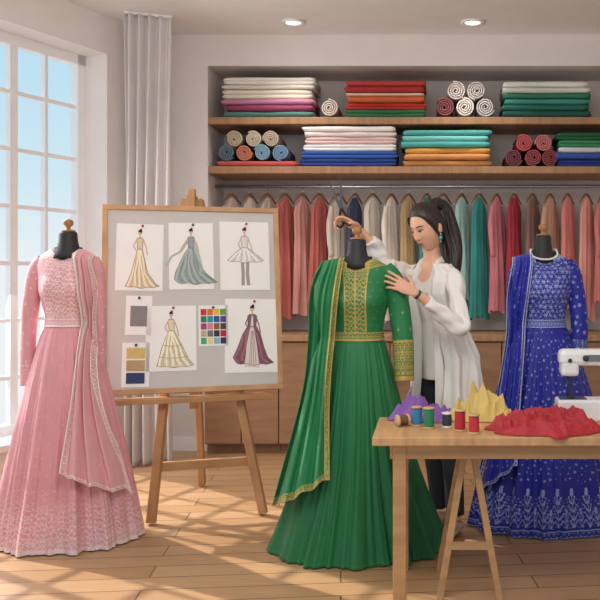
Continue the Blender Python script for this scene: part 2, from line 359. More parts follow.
def make_gown(cx,cy,lab,prof,neckz,folds,embf,sleeves,dup,formlab):
    z,rx,ry=[np.array(q,float) for q in zip(*prof)]
    o=np.argsort(z); z=z[o]; rx=rx[o]; ry=ry[o]
    zs=np.linspace(z[0],z[-1],400); kern=np.hanning(15); kern/=kern.sum()
    sm=lambda a:np.convolve(np.pad(np.interp(zs,z,a),7,mode='edge'),kern,'valid')
    rxs,rys=sm(rx),sm(ry)
    RX=lambda q:np.interp(q,zs,rxs); RY=lambda q:np.interp(q,zs,rys)
    zw=embf['waist']; zn=embf['neck']
    g=top("gown",lab,"gown",(cx,cy,0))
    nu,nv=420,240; th=np.linspace(0,2*pi,nu,endpoint=False)
    zz=np.linspace(zn,zw-.01,nv); TH,ZZ=np.meshgrid(th,zz)
    dip=embf.get('dip',.05)*np.exp(-((TH-1.5*pi)/.6)**2)*np.clip((ZZ-(zn-.09))/.09,0,1)
    Z2=ZZ-dip
    bust=.022*np.exp(-((ZZ-(zw+.17))/.055)**2)*(np.exp(-((TH-1.5*pi-.55)/.4)**2)+np.exp(-((TH-1.5*pi+.55)/.4)**2))
    X=RX(ZZ)*np.cos(TH); Y=RY(ZZ)*np.sin(TH)*(1)-bust
    wr=.0025*np.sin(ZZ*70+5*np.cos(TH)+3*TH)
    P=np.stack([X*(1+wr),Y*(1+wr),Z2],-1)
    b=mk("bodice",P.reshape(-1,3),[tuple(f) for f in gridf(nv,nu,True)],VC,g,recalc=False,solid=.004)
    setcol(b,embf['bodice'](TH,ZZ,X,Y).reshape(-1,4))
    ph=embf.get('seed',0); AMP=embf.get('amp',.065)
    def foldf(TH,T):
        W=TH+.16*np.sin(2*TH+ph)+.08*np.sin(5*TH+2*ph)+.03*np.sin(3*TH+4*T+ph)
        k=folds
        a=np.cos(k*W+ph); b_=np.cos((k//2+1)*W+2*ph+.9*T); c_=np.cos(int(k*1.9)*W+3*ph-.7*T); d_=np.cos(int(k*3.1)*W+ph*5+1.3*T)
        ma=.75+.45*np.sin(4*TH+2*ph+2*T)
        return .42*ma*np.sign(a)*np.abs(a)**1.2+.46*b_+.26*c_*(1.3-ma)+.10*d_+.3*np.sin(3*TH+ph)
    def skirtsc(TH,T): return 1+(.012+AMP*np.clip(T,0,1)**.8)*np.clip(T/.05,0,1)*foldf(TH,T)
    nu,nv=860,340; th=np.linspace(0,2*pi,nu,endpoint=False)
    tt=np.linspace(0,1,nv); zz=zw*(1-tt)+.006*tt
    TH,ZZ=np.meshgrid(th,zz); T=(zw-ZZ)/zw
    s=skirtsc(TH,T)
    X=RX(ZZ)*np.cos(TH)*s; Y=RY(ZZ)*np.sin(TH)*s
    P=np.stack([X,Y,ZZ],-1)
    sk=mk("skirt",P.reshape(-1,3),gridf(nv,nu,True),VC,g,solid=.003)
    setcol(sk,embf['skirt'](TH,ZZ,T).reshape(-1,4))
    if 'tier' in embf:
        ztop,zlow=embf['tier']; nv2=300
        tt=np.linspace(0,1,nv2); TH,TT=np.meshgrid(th,tt)
        hem=zlow(TH)+.010*foldf(TH,.8); Zt=ztop+(hem-ztop)*TT; T=(zw-Zt)/zw
        s=skirtsc(TH,T)
        ex=.012*TT**.5+.016*TT
        X=(RX(Zt)+ex)*np.cos(TH)*s; Y=(RY(Zt)+ex)*np.sin(TH)*s
        ov=mk("overskirt",np.stack([X,Y,Zt],-1).reshape(-1,3),gridf(nv2,nu,True),VC,g,solid=.003)
        setcol(ov,embf['tierc'](TH,Zt,TT,Zt-hem).reshape(-1,4))
    zz=np.linspace(zw+.02,zw-.022,16); th2=np.linspace(0,2*pi,360,endpoint=False); TH,ZZ=np.meshgrid(th2,zz)
    e=.006
    P=np.stack([(RX(ZZ)+e)*np.cos(TH),(RY(ZZ)+e)*np.sin(TH),ZZ],-1)
    w=mk("waistband",P.reshape(-1,3),gridf(16,360,True),VC,g,solid=.004)
    setcol(w,embf['band'](TH,ZZ).reshape(-1,4))
    for path,rad in sleeves:
        n=110;res=170
        V,F=tube(path,rad,n,res,cap=False,fold=lambda a,t:.05*np.sin(3*a+9*t)*t+.025*np.sin(24*t+2*a)*(t>.3))
        so=mk("sleeve",V,F,VC,g,solid=.004)
        TT,AA=np.meshgrid(np.linspace(0,1,res),np.linspace(0,1,n,endpoint=False),indexing='ij')
        setcol(so,embf['sleeve'](AA,TT).reshape(-1,4))
    le,re=dup; OFF=embf.get('dupoff',.018)
    nu,nv=190,420
    Lc=cat(le,nv); Rc=cat(re,nv); u=np.linspace(0,1,nu)[None,:]
    X=Lc[:,0:1]*(1-u)+Rc[:,0:1]*u; Zd=Lc[:,1:2]*(1-u)+Rc[:,1:2]*u
    Tn=np.linspace(0,1,nv)[:,None]*np.ones_like(u)
    rxx=RX(Zd)+embf.get('dupw',.02); ryy=RY(Zd)+.015
    q=np.clip(np.abs(X)/rxx,0,.995)
    Y=-ryy*np.sqrt(1-q**2)
    pl=np.cos(u*2*pi*3.2+1.5*np.sin(2.0*Tn)+1.2*u)*(.008+.012*Tn)+.005*np.sin(u*2*pi*6+3*Tn)
    Y=Y-OFF-.040*np.clip(Tn,0,1)-pl
    bk=np.clip(1-Tn/.05,0,1)
    Y=Y+bk*.07; Zd=Zd+.010*np.sin(np.clip(Tn/.05,0,1)*pi)+.008*bk+.010*np.cos(u*2*pi*3.2+1.4)*Tn**3
    d=mk("dupatta",np.stack([X,Y,Zd],-1).reshape(-1,3),gridf(nv,nu,False),VC,g,solid=.003)
    d["label"]="long draped scarf with embroidered border"
    wid=np.abs(Rc[:,0]-Lc[:,0])[:,None]; U2=u*np.ones_like(Tn)
    setcol(d,embf['dup'](U2,Tn,U2*wid,(1-U2)*wid,(1-Tn)).reshape(-1,4))
    f=top("dress_form",formlab,"mannequin",(cx,cy,0))
    zz=np.linspace(zw-.12,zn+.012,40); th2=np.linspace(0,2*pi,48,endpoint=False)
    V=[]
    for q_ in zz:
        rr=max(RX(min(q_,zn))-.014,.03); r2=max(RY(min(q_,zn))-.014,.03)
        if q_<zw: rr=RX(zw)-.014; r2=RY(zw)-.014
        V+=list(zip(rr*np.cos(th2),r2*np.sin(th2),[q_]*48))
    F=[tuple(x[::-1]) for x in gridf(40,48,True)]; F.append(tuple(range(48))[::-1]); 
    blk=mat((38,36,40),.6,bump=.1,bscale=150)
    F.append(tuple(range(39*48,40*48)))
    mk("torso",V,F,blk,f)
    V,F=lathe([(.085,zn-.045),(.068,zn-.015),(.054,zn+.015),(.047,zn+.045),(.045,neckz-.012),(.043,neckz-.002),(.03,neckz+.004)],32); mk("neck",V,F,blk,f)
    V,F=lathe([(.035,neckz+.002),(.036,neckz+.009),(.012,neckz+.014),(.011,neckz+.026),(.022,neckz+.034),(.027,neckz+.047),(.022,neckz+.060),(.006,neckz+.068)],24); mk("finial",V,F,wood((170,120,75)),f)
    V,F=lathe([(.016,.05),(.016,zw-.1)],16); mk("stand_pole",V,F,wood((120,80,50)),f)
    for kx in range(3):
        a=kx*2.094+.5; V,F=tube([(0,0,.13),(.12*math.cos(a),.12*math.sin(a),.07),(.2*math.cos(a),.2*math.sin(a),.015)],[.014,.013,.012],10,12); mk("stand_leg",V,F,wood((120,80,50)),f)
    return g

gold=(205,170,88)
G=(22,110,62); G2=(24,118,66)
def g_bod(TH,ZZ,X,Y):
    fr=np.sin(TH)<0; ax=np.abs(X)
    pw=.054+.012*np.clip((ZZ-1.28)/.12,0,1)
    inner=fr&(ax<pw)
    m=inner&(flower(X/.020,ZZ/.020,.42,5)|(np.abs(ax-(pw-.003))<.003)|(ax<.003)|vine(X/.015,ZZ/.015,.16))
    m|=(ZZ>1.395)&(sprig(TH*14,ZZ/.008,.4)|(ZZ>1.42)|(np.abs(ZZ-1.397)<.003))
    m=m.astype(float)
    m=np.maximum(m,.45*((~inner)&scat(X/.035,ZZ/.035,.13,4,.1)))
    return lum(m,G2,gold,.85)
def g_sk(TH,ZZ,T): 
    return lum((np.abs(ZZ-.02)<.004),G,(60,135,70),.6)
def g_sl(A,T):
    m=(T>.78)&(flower(A*14,T*36,.42,4)|(np.abs(T-.79)<.006)|(T>.975)|sprig(A*40,T*100,.35))
    m=m.astype(float)
    return lum(np.maximum(m,.7*((T<.78)&flower(A*5,T*9,.12,4,0))),G2,gold,.95)
def g_dup(U,T,eL,eR,bt):
    e=np.minimum(eR,bt*1.35); border=e<.024
    edg=(e<.004)|(np.abs(e-.022)<.0025)
    m=(border&(edg|flower(eR/.018,T*62,.42,5)|sprig(eR/.006,T*200,.34))).astype(float)
    return lum(m,(28,122,70),(214,184,105),.9)
bandf=lambda base,e,k=1:(lambda TH,ZZ:lum(flower(TH*18/pi,ZZ/.02,.45,4)|sprig(TH*60/pi,ZZ/.006,.3)|(np.abs(((ZZ-ZZ.min())/(ZZ.max()-ZZ.min()))-.5)>.38),base,e,k))
profg=[(1.435,.075,.06),(1.42,.105,.072),(1.395,.155,.083),(1.36,.168,.096),(1.28,.160,.110),(1.22,.157,.116),(1.12,.133,.102),(1.05,.124,.094),(1.0,.142,.113),(.9,.170,.139),(.76,.200,.166),(.6,.236,.195),(.4,.288,.238),(.2,.352,.283),(.08,.395,.312),(0,.425,.333)]
make_gown(-.362,4.22,"emerald green anarkali gown with gold embroidery on a dress form",profg,1.524,21,
 dict(waist=1.05,neck=1.43,bodice=g_bod,skirt=g_sk,sleeve=g_sl,dup=g_dup,band=bandf(G2,gold,.9),seed=1.9,amp=.092,dupoff=.045,dupw=.05),
 [([(.13,.0,1.385),(.18,.0,1.31),(.220,-.015,1.12),(.235,-.05,.83)],[.044,.052,.050,.048]),([(-.12,.0,1.385),(-.16,.0,1.31),(-.175,0,1.14),(-.165,.02,.95)],[.042,.044,.04,.036])],
 ([(-.165,1.41),(-.222,1.27),(-.232,1.02),(-.262,.76),(-.40,.235)],[(-.055,1.43),(-.075,1.25),(-.095,1.05),(-.11,.76),(-.10,.415)]),
 "black dress form with wooden finial wearing the green gown")

PK=(224,154,161); sil=(250,230,227)
def p_bod(TH,ZZ,X,Y):
    fr=np.sin(TH)<0
    m=.75*(fr&(np.abs(X)<.085)&(vine(X/.016,ZZ/.016,.16)|scat(X/.018,ZZ/.018,.42,5,.2)))
    m=np.maximum(m,.5*(sprig(X/.011,ZZ/.011,.2)))
    m=np.maximum(m,.9*(ZZ>1.46))
    return lum(m,PK,sil)
def p_sk(TH,ZZ,T):
    A=TH/(2*pi)
    jit=(np.sin(A*811)*np.sin(T*517)+1)/2
    m=.40*scat(A*50,T*28,.11,5,.3,50)
    dens=np.clip((T-.72)/.24,0,1)
    m=np.maximum(m,.62*((T>.72)&(vine(A*130,T*64,.15)|scat(A*96,T*60,.42,6,.2,96))&(jit<.15+dens*1.1)))
    m=np.maximum(m,.8*((T>.975)|(sprig(A*220,T*150,.3)&(T>.93))))
    return lum(m,PK,sil)
def p_sl(A,T): return lum(scat(A*6,T*14,.15,5,.2,6)|((T>.90)&flower(A*20,T*60,.42,5)),PK,sil,.6)
def p_dup(U,T,eL,eR,bt):
    e=np.minimum(np.minimum(eL,eR),bt*1.3); border=e<.014
    m=(border&((e<.003)|(np.abs(e-.013)<.0012)|flower(eL/.012,T*86,.42,5)|sprig(eL/.005,T*240,.32))).astype(float)*.9
    m=np.maximum(m,.4*scat(U*9,T*34,.09,4,.3))
    return lum(m,(230,168,173),(252,238,232))
profp=[(1.485,.072,.058),(1.47,.10,.07),(1.44,.145,.082),(1.40,.155,.093),(1.33,.147,.106),(1.27,.143,.112),(1.18,.118,.096),(1.11,.104,.088),(1.05,.128,.108),(.95,.158,.134),(.8,.195,.165),(.6,.240,.203),(.4,.280,.236),(.2,.314,.265),(.08,.332,.285),(0,.342,.295)]
make_gown(-1.856,4.36,"blush pink gown with silver embroidery on a dress form",profp,1.57,17,
 dict(waist=1.11,neck=1.48,bodice=p_bod,skirt=p_sk,sleeve=p_sl,dup=p_dup,band=bandf(PK,sil,.9),seed=2.1,amp=.112),
 [([(-.12,.0,1.43),(-.160,.0,1.36),(-.190,-.02,1.14),(-.185,-.05,.79)],[.038,.043,.038,.032]),([(.12,.0,1.43),(.145,.0,1.36),(.155,.01,1.14),(.15,.02,.88)],[.036,.038,.034,.03])],
 ([(.070,1.475),(.100,1.3),(.110,1.08),(.108,.73),(.085,.40)],[(.140,1.45),(.165,1.3),(.160,1.08),(.215,.73),(.355,.25)]),
 "black dress form with wooden finial wearing the pink gown")

BL=(26,32,148); sb=(176,188,232)
def b_bod(TH,ZZ,X,Y):
    m=.85*(scat(X/.026,ZZ/.026,.40,5,.15)|(ZZ>1.445))
    m=np.maximum(m,.6*(scat(X/.011,ZZ/.011,.3,4,.2)|vine(X/.028,ZZ/.028,.06)))
    return lum(m,BL,sb)
def b_sk(TH,ZZ,T):
    A=TH/(2*pi); m=.75*scat(A*56,T*32,.20,5,.3,56)*(ZZ>.27)
    zl,zh=.055,.25
    a=A*28; ca=a-np.floor(a)-.5; m=np.maximum(m,.85*bough(ca+.03*np.sin(ZZ*40),(ZZ-zl)/(zh-zl),5,.32))
    a=A*28+.5; ca=a-np.floor(a)-.5; m=np.maximum(m,.8*bough(ca*1.8,(ZZ-zl)/(zh-zl)/.5,3,.30))
    m=np.maximum(m,.5*((ZZ<.2)&(ZZ>.05)&scat(A*130,ZZ/.017,.35,4,.3,130)))
    m=np.maximum(m,.85*((ZZ<.042)&(flower(A*90,ZZ/.018,.42,4)|(ZZ<.009)|(np.abs(ZZ-.04)<.003))))
    return lum(m,BL,sb)
def b_tier(TH,Zt,TT,dh):
    A=TH/(2*pi); a=A*30; ca=a-np.floor(a)-.5
    m=np.maximum(.8*bough(ca+.03*np.sin(Zt*50),(dh-.02)/.14,4,.30),.85*((dh<.015)&(flower(A*100,dh/.012,.42,4)|(dh<.005))))
    m=np.maximum(m,.5*((dh<.09)&(dh>.018)&scat(A*130,dh/.016,.35,4,.3,130)))
    m=np.maximum(m,.75*((dh>.16)&scat(A*42,Zt/.038,.21,5,.3,42)))
    return lum(m,BL,sb)
def b_sl(A,T): return lum(scat(A*7,T*14,.24,5,.25,7)|((T>.88)&flower(A*18,T*50,.42,5)),BL,sb,.8)
def b_dup(U,T,eL,eR,bt):
    e=np.minimum(np.minimum(eL,eR),bt*1.2); border=e<.016
    m=(border&((e<.0035)|(np.abs(e-.0145)<.002)|flower(eR/.016,T*70,.38,5)))*.9
    m=np.maximum(m,.6*scat(U*5,T*22,.12,4,.3))
    return lum(m,(38,46,168),(205,212,240))
profb=[(1.47,.072,.058),(1.455,.10,.07),(1.43,.148,.082),(1.39,.16,.093),(1.32,.153,.108),(1.26,.15,.114),(1.16,.124,.10),(1.09,.112,.09),(1.03,.142,.118),(.93,.178,.148),(.8,.212,.178),(.6,.265,.22),(.4,.31,.256),(.2,.352,.29),(.08,.375,.308),(0,.39,.318)]
make_gown(.617,4.64,"royal blue gown with silver floral embroidery on a dress form",profb,1.563,20,
 dict(waist=1.09,neck=1.465,bodice=b_bod,skirt=b_sk,sleeve=b_sl,dup=b_dup,band=bandf(BL,sb,.95),seed=4.4,amp=.08,
      tier=(1.04,lambda TH:.50+.02*np.cos(TH)),tierc=b_tier),
 [([(.12,.0,1.42),(.165,.0,1.34),(.192,-.01,1.14),(.19,-.03,.92)],[.04,.046,.045,.042]),([(-.12,.0,1.42),(-.15,.0,1.34),(-.165,0,1.14),(-.16,.02,.97)],[.038,.04,.038,.035])],
 ([(-.165,1.44),(-.20,1.25),(-.21,1.0),(-.28,.6),(-.37,.2)],[(-.06,1.465),(-.09,1.25),(-.115,1.0),(-.15,.65),(-.17,.38)]),
 "black dress form with wooden finial wearing the blue gown")
a=np.linspace(0,2*pi,56,endpoint=False); parts=[]
for q in a:
    fz=1.478-.055*max(0,math.cos(q-1.5*pi)); rr=.068+.026*max(0,math.cos(q-1.5*pi))
    parts.append(sphere((rr*math.cos(q),rr*.92*math.sin(q)-.014,fz),.0062,8,6))
V,F,_=join(parts); mk("necklace",V,F,mat((240,240,244),.25,.3),loc=(.617,4.64,.01),label="beaded silver necklace around the dress form neck",cat="necklace")

# ---------------------------------------------------------------- easel and board
BC=np.array([-1.349,4.85,1.22]); rotB=(math.radians(-12),0,math.radians(18))
MB=Matrix.Rotation(rotB[2],4,'Z')@Matrix.Rotation(rotB[0],4,'X')
def BW(a,y,b): return np.array(MB@Vector((a,y,b)))+BC
ew=wood((182,134,88),stretch=(2,2,2))
root=np.array([-1.25,4.7,0]); ea=top("easel","light wooden studio easel holding a pinboard","easel",tuple(root))
def ep(name,p,q,w,h): 
    V,F=beam(p-root,q-root,w,h); mk(name,V,F,ew,ea,smooth=False,recalc=True,bevel=.004)
ep("front_leg",BW(-.04,.06,.60),BW(-.23,.06,-1.225),.045,.05)
ep("front_leg",BW(.04,.06,.60),BW(.37,.06,-1.225),.045,.05)
ep("mast",BW(-.0,.11,-.62),BW(-.0,.11,.68),.045,.03)
mt=BW(0,.17,.5); ep("rear_leg",mt,np.array([mt[0]-.02,5.42,.012]),.04,.04)
ep("cross_bar",BW(-.22,.095,-.93),BW(.31,.095,-.93),.03,.05)
ep("tray",BW(-.44,-.0,-.572),BW(.44,-.0,-.572),.09,.03)
ep("top_clamp",BW(-.0,.05,.50),BW(-.0,.05,.62),.05,.07)
db=top("display_board","grey pinboard in a light wooden frame on the easel","pinboard",tuple(BC),rot=rotB)
bw,bh=.985,1.075
V,F=box(0,0,0,bw-.04,.02,bh-.04); mk("panel",V,F,mat((208,203,199),.9,bump=.1,bscale=200,var=.03),db,smooth=False)
V,F,_=join([box(0,-.005,bh/2-.015,bw,.035,.03),box(0,-.005,-bh/2+.015,bw,.035,.03),box(-bw/2+.015,-.005,0,.03,.034,bh-.06),box(bw/2-.015,-.005,0,.03,.034,bh-.06)])
mk("frame",V,F,wood((196,150,105),stretch=(3,3,3)),db,smooth=False,bevel=.003)
def poly(pts,y): return [(p[0],y,p[1]) for p in pts],[tuple(range(len(pts)))]
def strip(pts,w,y):
    V,F=[],[]
    for i in range(len(pts)-1):
        p=np.array(pts[i]);q=np.array(pts[i+1]); d=q-p; n=np.array([-d[1],d[0]])/(np.linalg.norm(d)+1e-9)*w/2; k=len(V)
        for s_ in (p+n,p-n,q-n,q+n): V.append((s_[0],y,s_[1]))
        F.append((k,k+1,k+2,k+3))
    return V,F
paperm=mat((248,246,242),.85)
def pxab(px,py): return (px-(184+.107*(py-207)))/166.,(298-py)/171.
def paper(px0,px1,py0,py1,label,draw=None,nm="fashion_sketch",catg="sketch",tilt=0,y0=-.0125):
    a0,b0=pxab((px0+px1)/2,(py0+py1)/2); w=(px1-px0)/166.; h=(py1-py0)/171.
    loc=BW(a0,y0,b0)
    t=top(nm,label,catg,tuple(loc)); t.rotation_euler=(MB@Matrix.Rotation(tilt,4,'Y')).to_euler()
    V,F=box(0,0,0,w,.0016,h); mk("paper_sheet",V,F,paperm,t,smooth=False)
    if draw: draw(t,w,h)
    return t
def pin(t,x,z,c):
    V,F=lathe([(.004,0),(.007,.002),(.006,.010),(.0075,.012),(.003,.014)],12); V=[(p[0]+x,-p[2]-.001,p[1]+z) for p in V]; mk("push_pin",V,F,mat(c,.3),t,recalc=True)
ink=mat((84,72,72),.9); skin2=mat((222,182,158),.9); hair2=mat((50,35,32),.8); legm=mat((168,160,160),.9)
def figure(dc,style,pc=(190,60,60)):
    def draw(t,w,h):
        s=h*.90; P=[]
        dm=mat(dc,.9,var=.14,vscale=50); dk=mat(tuple(int(q*.72) for q in dc),.9); lt=mat(tuple(min(255,int(q*1.13)+6) for q in dc),.9)
        y=-.0015
        Z=lambda q:h*.44-q*s
        lean={'gown':.02,'swirl':-.03,'short':0,'layer':.05,'coat':-.02}[style]*s
        B={'gown':[(.17,-.04,.04),(.20,-.055,.055),(.28,-.042,.045),(.36,-.036,.036),(.55,-.085,.075),(.75,-.13,.12),(.93,-.20,.24),(.97,-.23,.30)],
           'swirl':[(.17,-.04,.04),(.20,-.055,.055),(.36,-.038,.036),(.45,-.10,.06),(.6,-.17,.13),(.78,-.24,.24),(.88,-.25,.36),(.93,-.20,.42)],
           'short':[(.17,-.04,.04),(.20,-.06,.06),(.36,-.04,.04),(.42,-.12,.12),(.50,-.20,.22),(.57,-.27,.29)],
           'layer':[(.17,-.035,.035),(.20,-.055,.055),(.36,-.038,.038),(.5,-.11,.10),(.66,-.18,.17),(.84,-.23,.24),(.95,-.27,.33)],
           'coat':[(.17,-.04,.04),(.20,-.07,.07),(.34,-.06,.06),(.48,-.14,.13),(.66,-.20,.18),(.82,-.27,.24),(.90,-.22,.33)]}[style]
        X=lambda x_,z_:(x_*s+lean*(z_-.2))
        L=[(X(l_,z_),Z(z_)) for z_,l_,r_ in B]; R=[(X(r_,z_),Z(z_)) for z_,l_,r_ in B]
        zl,ll,rl=B[-1]
        hemn=[(X(ll+(rl-ll)*q,zl),Z(zl+.03*math.sin(q*pi)+.012*math.sin(q*17))) for q in np.linspace(0,1,11)[1:-1]]
        for i in range(len(L)-1):
            P.append((*poly([L[i],L[i+1],R[i+1],R[i]],y),0))
        P.append((*poly([L[-1]]+hemn+[R[-1]],y),0))
        for kk,q in enumerate(np.linspace(.06,.94,10)):
            pts=[(X(-.03+.06*q,.36),Z(.37))]+[(X(l_+(r_-l_)*q+.012*math.sin(z_*20+kk),z_),Z(z_+.01)) for z_,l_,r_ in B if z_>.4]
            P.append((*strip(pts,.0022 if kk%2 else .010,y-.0004-.00005*kk),1 if kk%2 else 5))
        if style=='layer':
            for zz_ in(.60,.80):
                lw=np.interp(zz_,[b[0] for b in B],[b[1] for b in B]); rw_=np.interp(zz_,[b[0] for b in B],[b[2] for b in B])
                P.append((*strip([(X(lw+(rw_-lw)*q,zz_),Z(zz_+.03*math.sin(q*pi)+.01*math.sin(q*25))) for q in np.linspace(0,1,14)],.003,y-.0009),1))
        if style=='coat':
            P.append((*poly([(X(-.014,.19),Z(.20)),(X(-.022,.36),Z(.36)),(X(-.07,.6),Z(.6)),(X(-.10,.9),Z(.96)),(X(.12,.9),Z(.97)),(X(.07,.6),Z(.6)),(X(.022,.36),Z(.36)),(X(.014,.19),Z(.20))],y-.0010),6))
            for q in(-.03,.0,.035,.07): P.append((*strip([(X(q*.3,.4),Z(.42)),(X(q,.9),Z(.94))],.002,y-.00115),1))
        if style=='swirl':
            P.append((*poly([(X(.05,.2),Z(.22)),(X(.02,.4),Z(.40)),(X(.10,.7),Z(.72)),(X(.22,.8),Z(.80)),(X(.15,.5),Z(.5)),(X(.09,.3),Z(.3))],y-.0008),5))
            P.append((*strip([(X(-.05,.3),Z(.25)),(X(-.16,.4),Z(.42)),(X(-.30,.5),Z(.50)),(X(-.38,.6),Z(.66))],.012,y-.0007),5))
        outl=L+hemn+R[::-1]; P.append((*strip(outl+[outl[0]],.0020,y-.0012),3))
        P.append((*strip([(-.038*s,Z(.36)),(.038*s,Z(.36))],.004,y-.0013),1))
        P.append((*strip([(-.055*s,Z(.21)),(-.10*s,Z(.31)),(-.045*s,Z(.40))] if style!='swirl' else [(-.055*s,Z(.21)),(-.13*s,Z(.32)),(-.18*s,Z(.42))],.0062,y-.0014),2 if style!='coat' else 0))
        P.append((*strip([(.055*s,Z(.21)),(.10*s,Z(.33)),(.12*s,Z(.46))],.0062,y-.0014),2 if style!='coat' else 0))
        P.append((*strip([(0,Z(.12)),(0,Z(.185))],.008,y-.001),2))
        P.append((*poly([(.028*s*math.cos(q),Z(.085)+.040*s*math.sin(q)) for q in np.linspace(0,2*pi,16,endpoint=False)],y-.0012),2))
        P.append((*poly([(.033*s*math.cos(q),Z(.075)+.042*s*math.sin(q)) for q in np.linspace(-.1,pi+.1,10)],y-.0014),4))
        P.append((*poly([(.012*s+.018*s*math.cos(q),Z(.035)+.018*s*math.sin(q)) for q in np.linspace(0,2*pi,10,endpoint=False)],y-.0013),4))
        if style=='short':
            P.append((*strip([(-.04*s,Z(.56)),(-.03*s,Z(.78)),(-.035*s,Z(.97))],.019,y+.0002),7)); P.append((*strip([(.045*s,Z(.56)),(.035*s,Z(.78)),(.05*s,Z(.97))],.019,y+.0002),7))
        V,F,I=join(P); mk("gown_drawing",V,F,[dm,dk,skin2,ink,hair2,lt,mat((228,214,210),.9),legm],t,smooth=False,mi=I)
        pin(t,.012,h*.465,pc)
    return draw
def swatches(cols,rows,colors,mx=.12,my=.1,pinc=(60,60,70)):
    def draw(t,w,h):
        P=[];ms=[mat(c,.9,var=.08,vscale=40) for c in colors]; k=0
        iw=w*(1-2*mx); ih=h*(1-2*my)
        for r in range(rows):
            for c in range(cols):
                x=-iw/2+iw*(c+.5)/cols; z=ih/2-ih*(r+.5)/rows-h*.02
                P.append((*box(x,-.002,z,iw/cols*.88,.0025,ih/rows*.86),k)); k+=1
        V,F,I=join(P); mk("fabric_swatches",V,F,ms,t,smooth=False,mi=I)
        pin(t,0,h*.44,pinc)
    return draw
paper(120,162,225,291,"pinned sketch of a cream evening gown",figure((226,206,176),'gown'),tilt=.02)
paper(167,208,223,290,"pinned sketch of a sweeping grey green gown",figure((158,168,166),'swirl',(60,110,60)),tilt=-.01)
paper(214,261,221,291,"pinned sketch of a short flared outfit with leggings",figure((232,226,222),'short',(200,50,50)))
paper(155,200,306,369,"pinned sketch of a plain cream gown",figure((234,218,188),'layer'),tilt=0)
paper(226,277,300,373,"pinned sketch of an open burgundy coat outfit",figure((142,96,108),'coat',(180,40,50)),tilt=.02)
paper(135,158,296,334,"small card with a grey fabric swatch",swatches(1,1,[(140,136,136)],mx=.14,my=.2),"swatch_card","swatch card",tilt=.03)
cc=[(200,60,60),(225,120,60),(235,190,70),(120,160,80),(50,130,100),(60,150,170),(50,90,160),(100,70,140),(170,70,120),(220,140,150),(150,100,70),(90,70,60),(200,180,150),(120,120,125),(60,60,70),(190,40,80),(80,170,120),(240,220,150),(140,190,210),(70,50,90)]
paper(201,228,306,346,"colour chart card with many small squares",swatches(4,5,cc,mx=.06,my=.06),"color_chart","colour chart")
paper(137,161,341,383,"card with cream, tan and navy fabric swatches",swatches(1,3,[(215,190,120),(190,160,120),(60,70,110)],mx=.12,my=.08),"swatch_card","swatch card",tilt=.02)

# ---------------------------------------------------------------- work table
tt=.69; tb=top("work_table","light wood cutting table with trestle legs","table",(.45,3.70,0))
tw=wood((200,155,108),stretch=(8,1,1)); tl=wood((186,141,95),stretch=(1,1,6))
V,F=box(.035,0,tt-.0175,1.44,.5,.035); mk("tabletop",V,F,tw,tb,smooth=False,bevel=.004)
V,F,_=join([box(.035,-.2,tt-.065,1.30,.02,.06),box(.035,.2,tt-.065,1.30,.02,.06),box(-.60,0,tt-.065,.02,.40,.06)]); mk("apron",V,F,tl,tb,smooth=False)
for x_,y_ in((-.575,-.19),(-.575,.19),(.68,-.19),(.68,.19)):
    V,F=box(x_,y_,(tt-.035)/2,.055,.05,tt-.036); mk("leg",V,F,tl,tb,smooth=False,bevel=.004)
tr=top("trestle","folding wooden A-frame trestle standing under the table","trestle",(.165,3.70,0))
for (p,q) in(((-.02,-.10,.60),(-.125,-.17,.0)),((.02,-.10,.60),(.125,-.17,.0)),((-.02,.10,.60),(-.125,.17,.0)),((.02,.10,.60),(.125,.17,.0))):
    V,F=beam(p,q,.028,.028); mk("trestle_leg",V,F,tl,tr,smooth=False,recalc=True,bevel=.003)
V,F=box(0,0,.607,.06,.3,.034); mk("top_rail",V,F,tl,tr,smooth=False)
for bx in((-.085,0,.22,.02,.28,.03),(.085,0,.22,.02,.28,.03),(0,-.15,.22,.17,.02,.03)):
    V,F=box(*bx); mk("cross_rail",V,F,tl,tr,smooth=False)
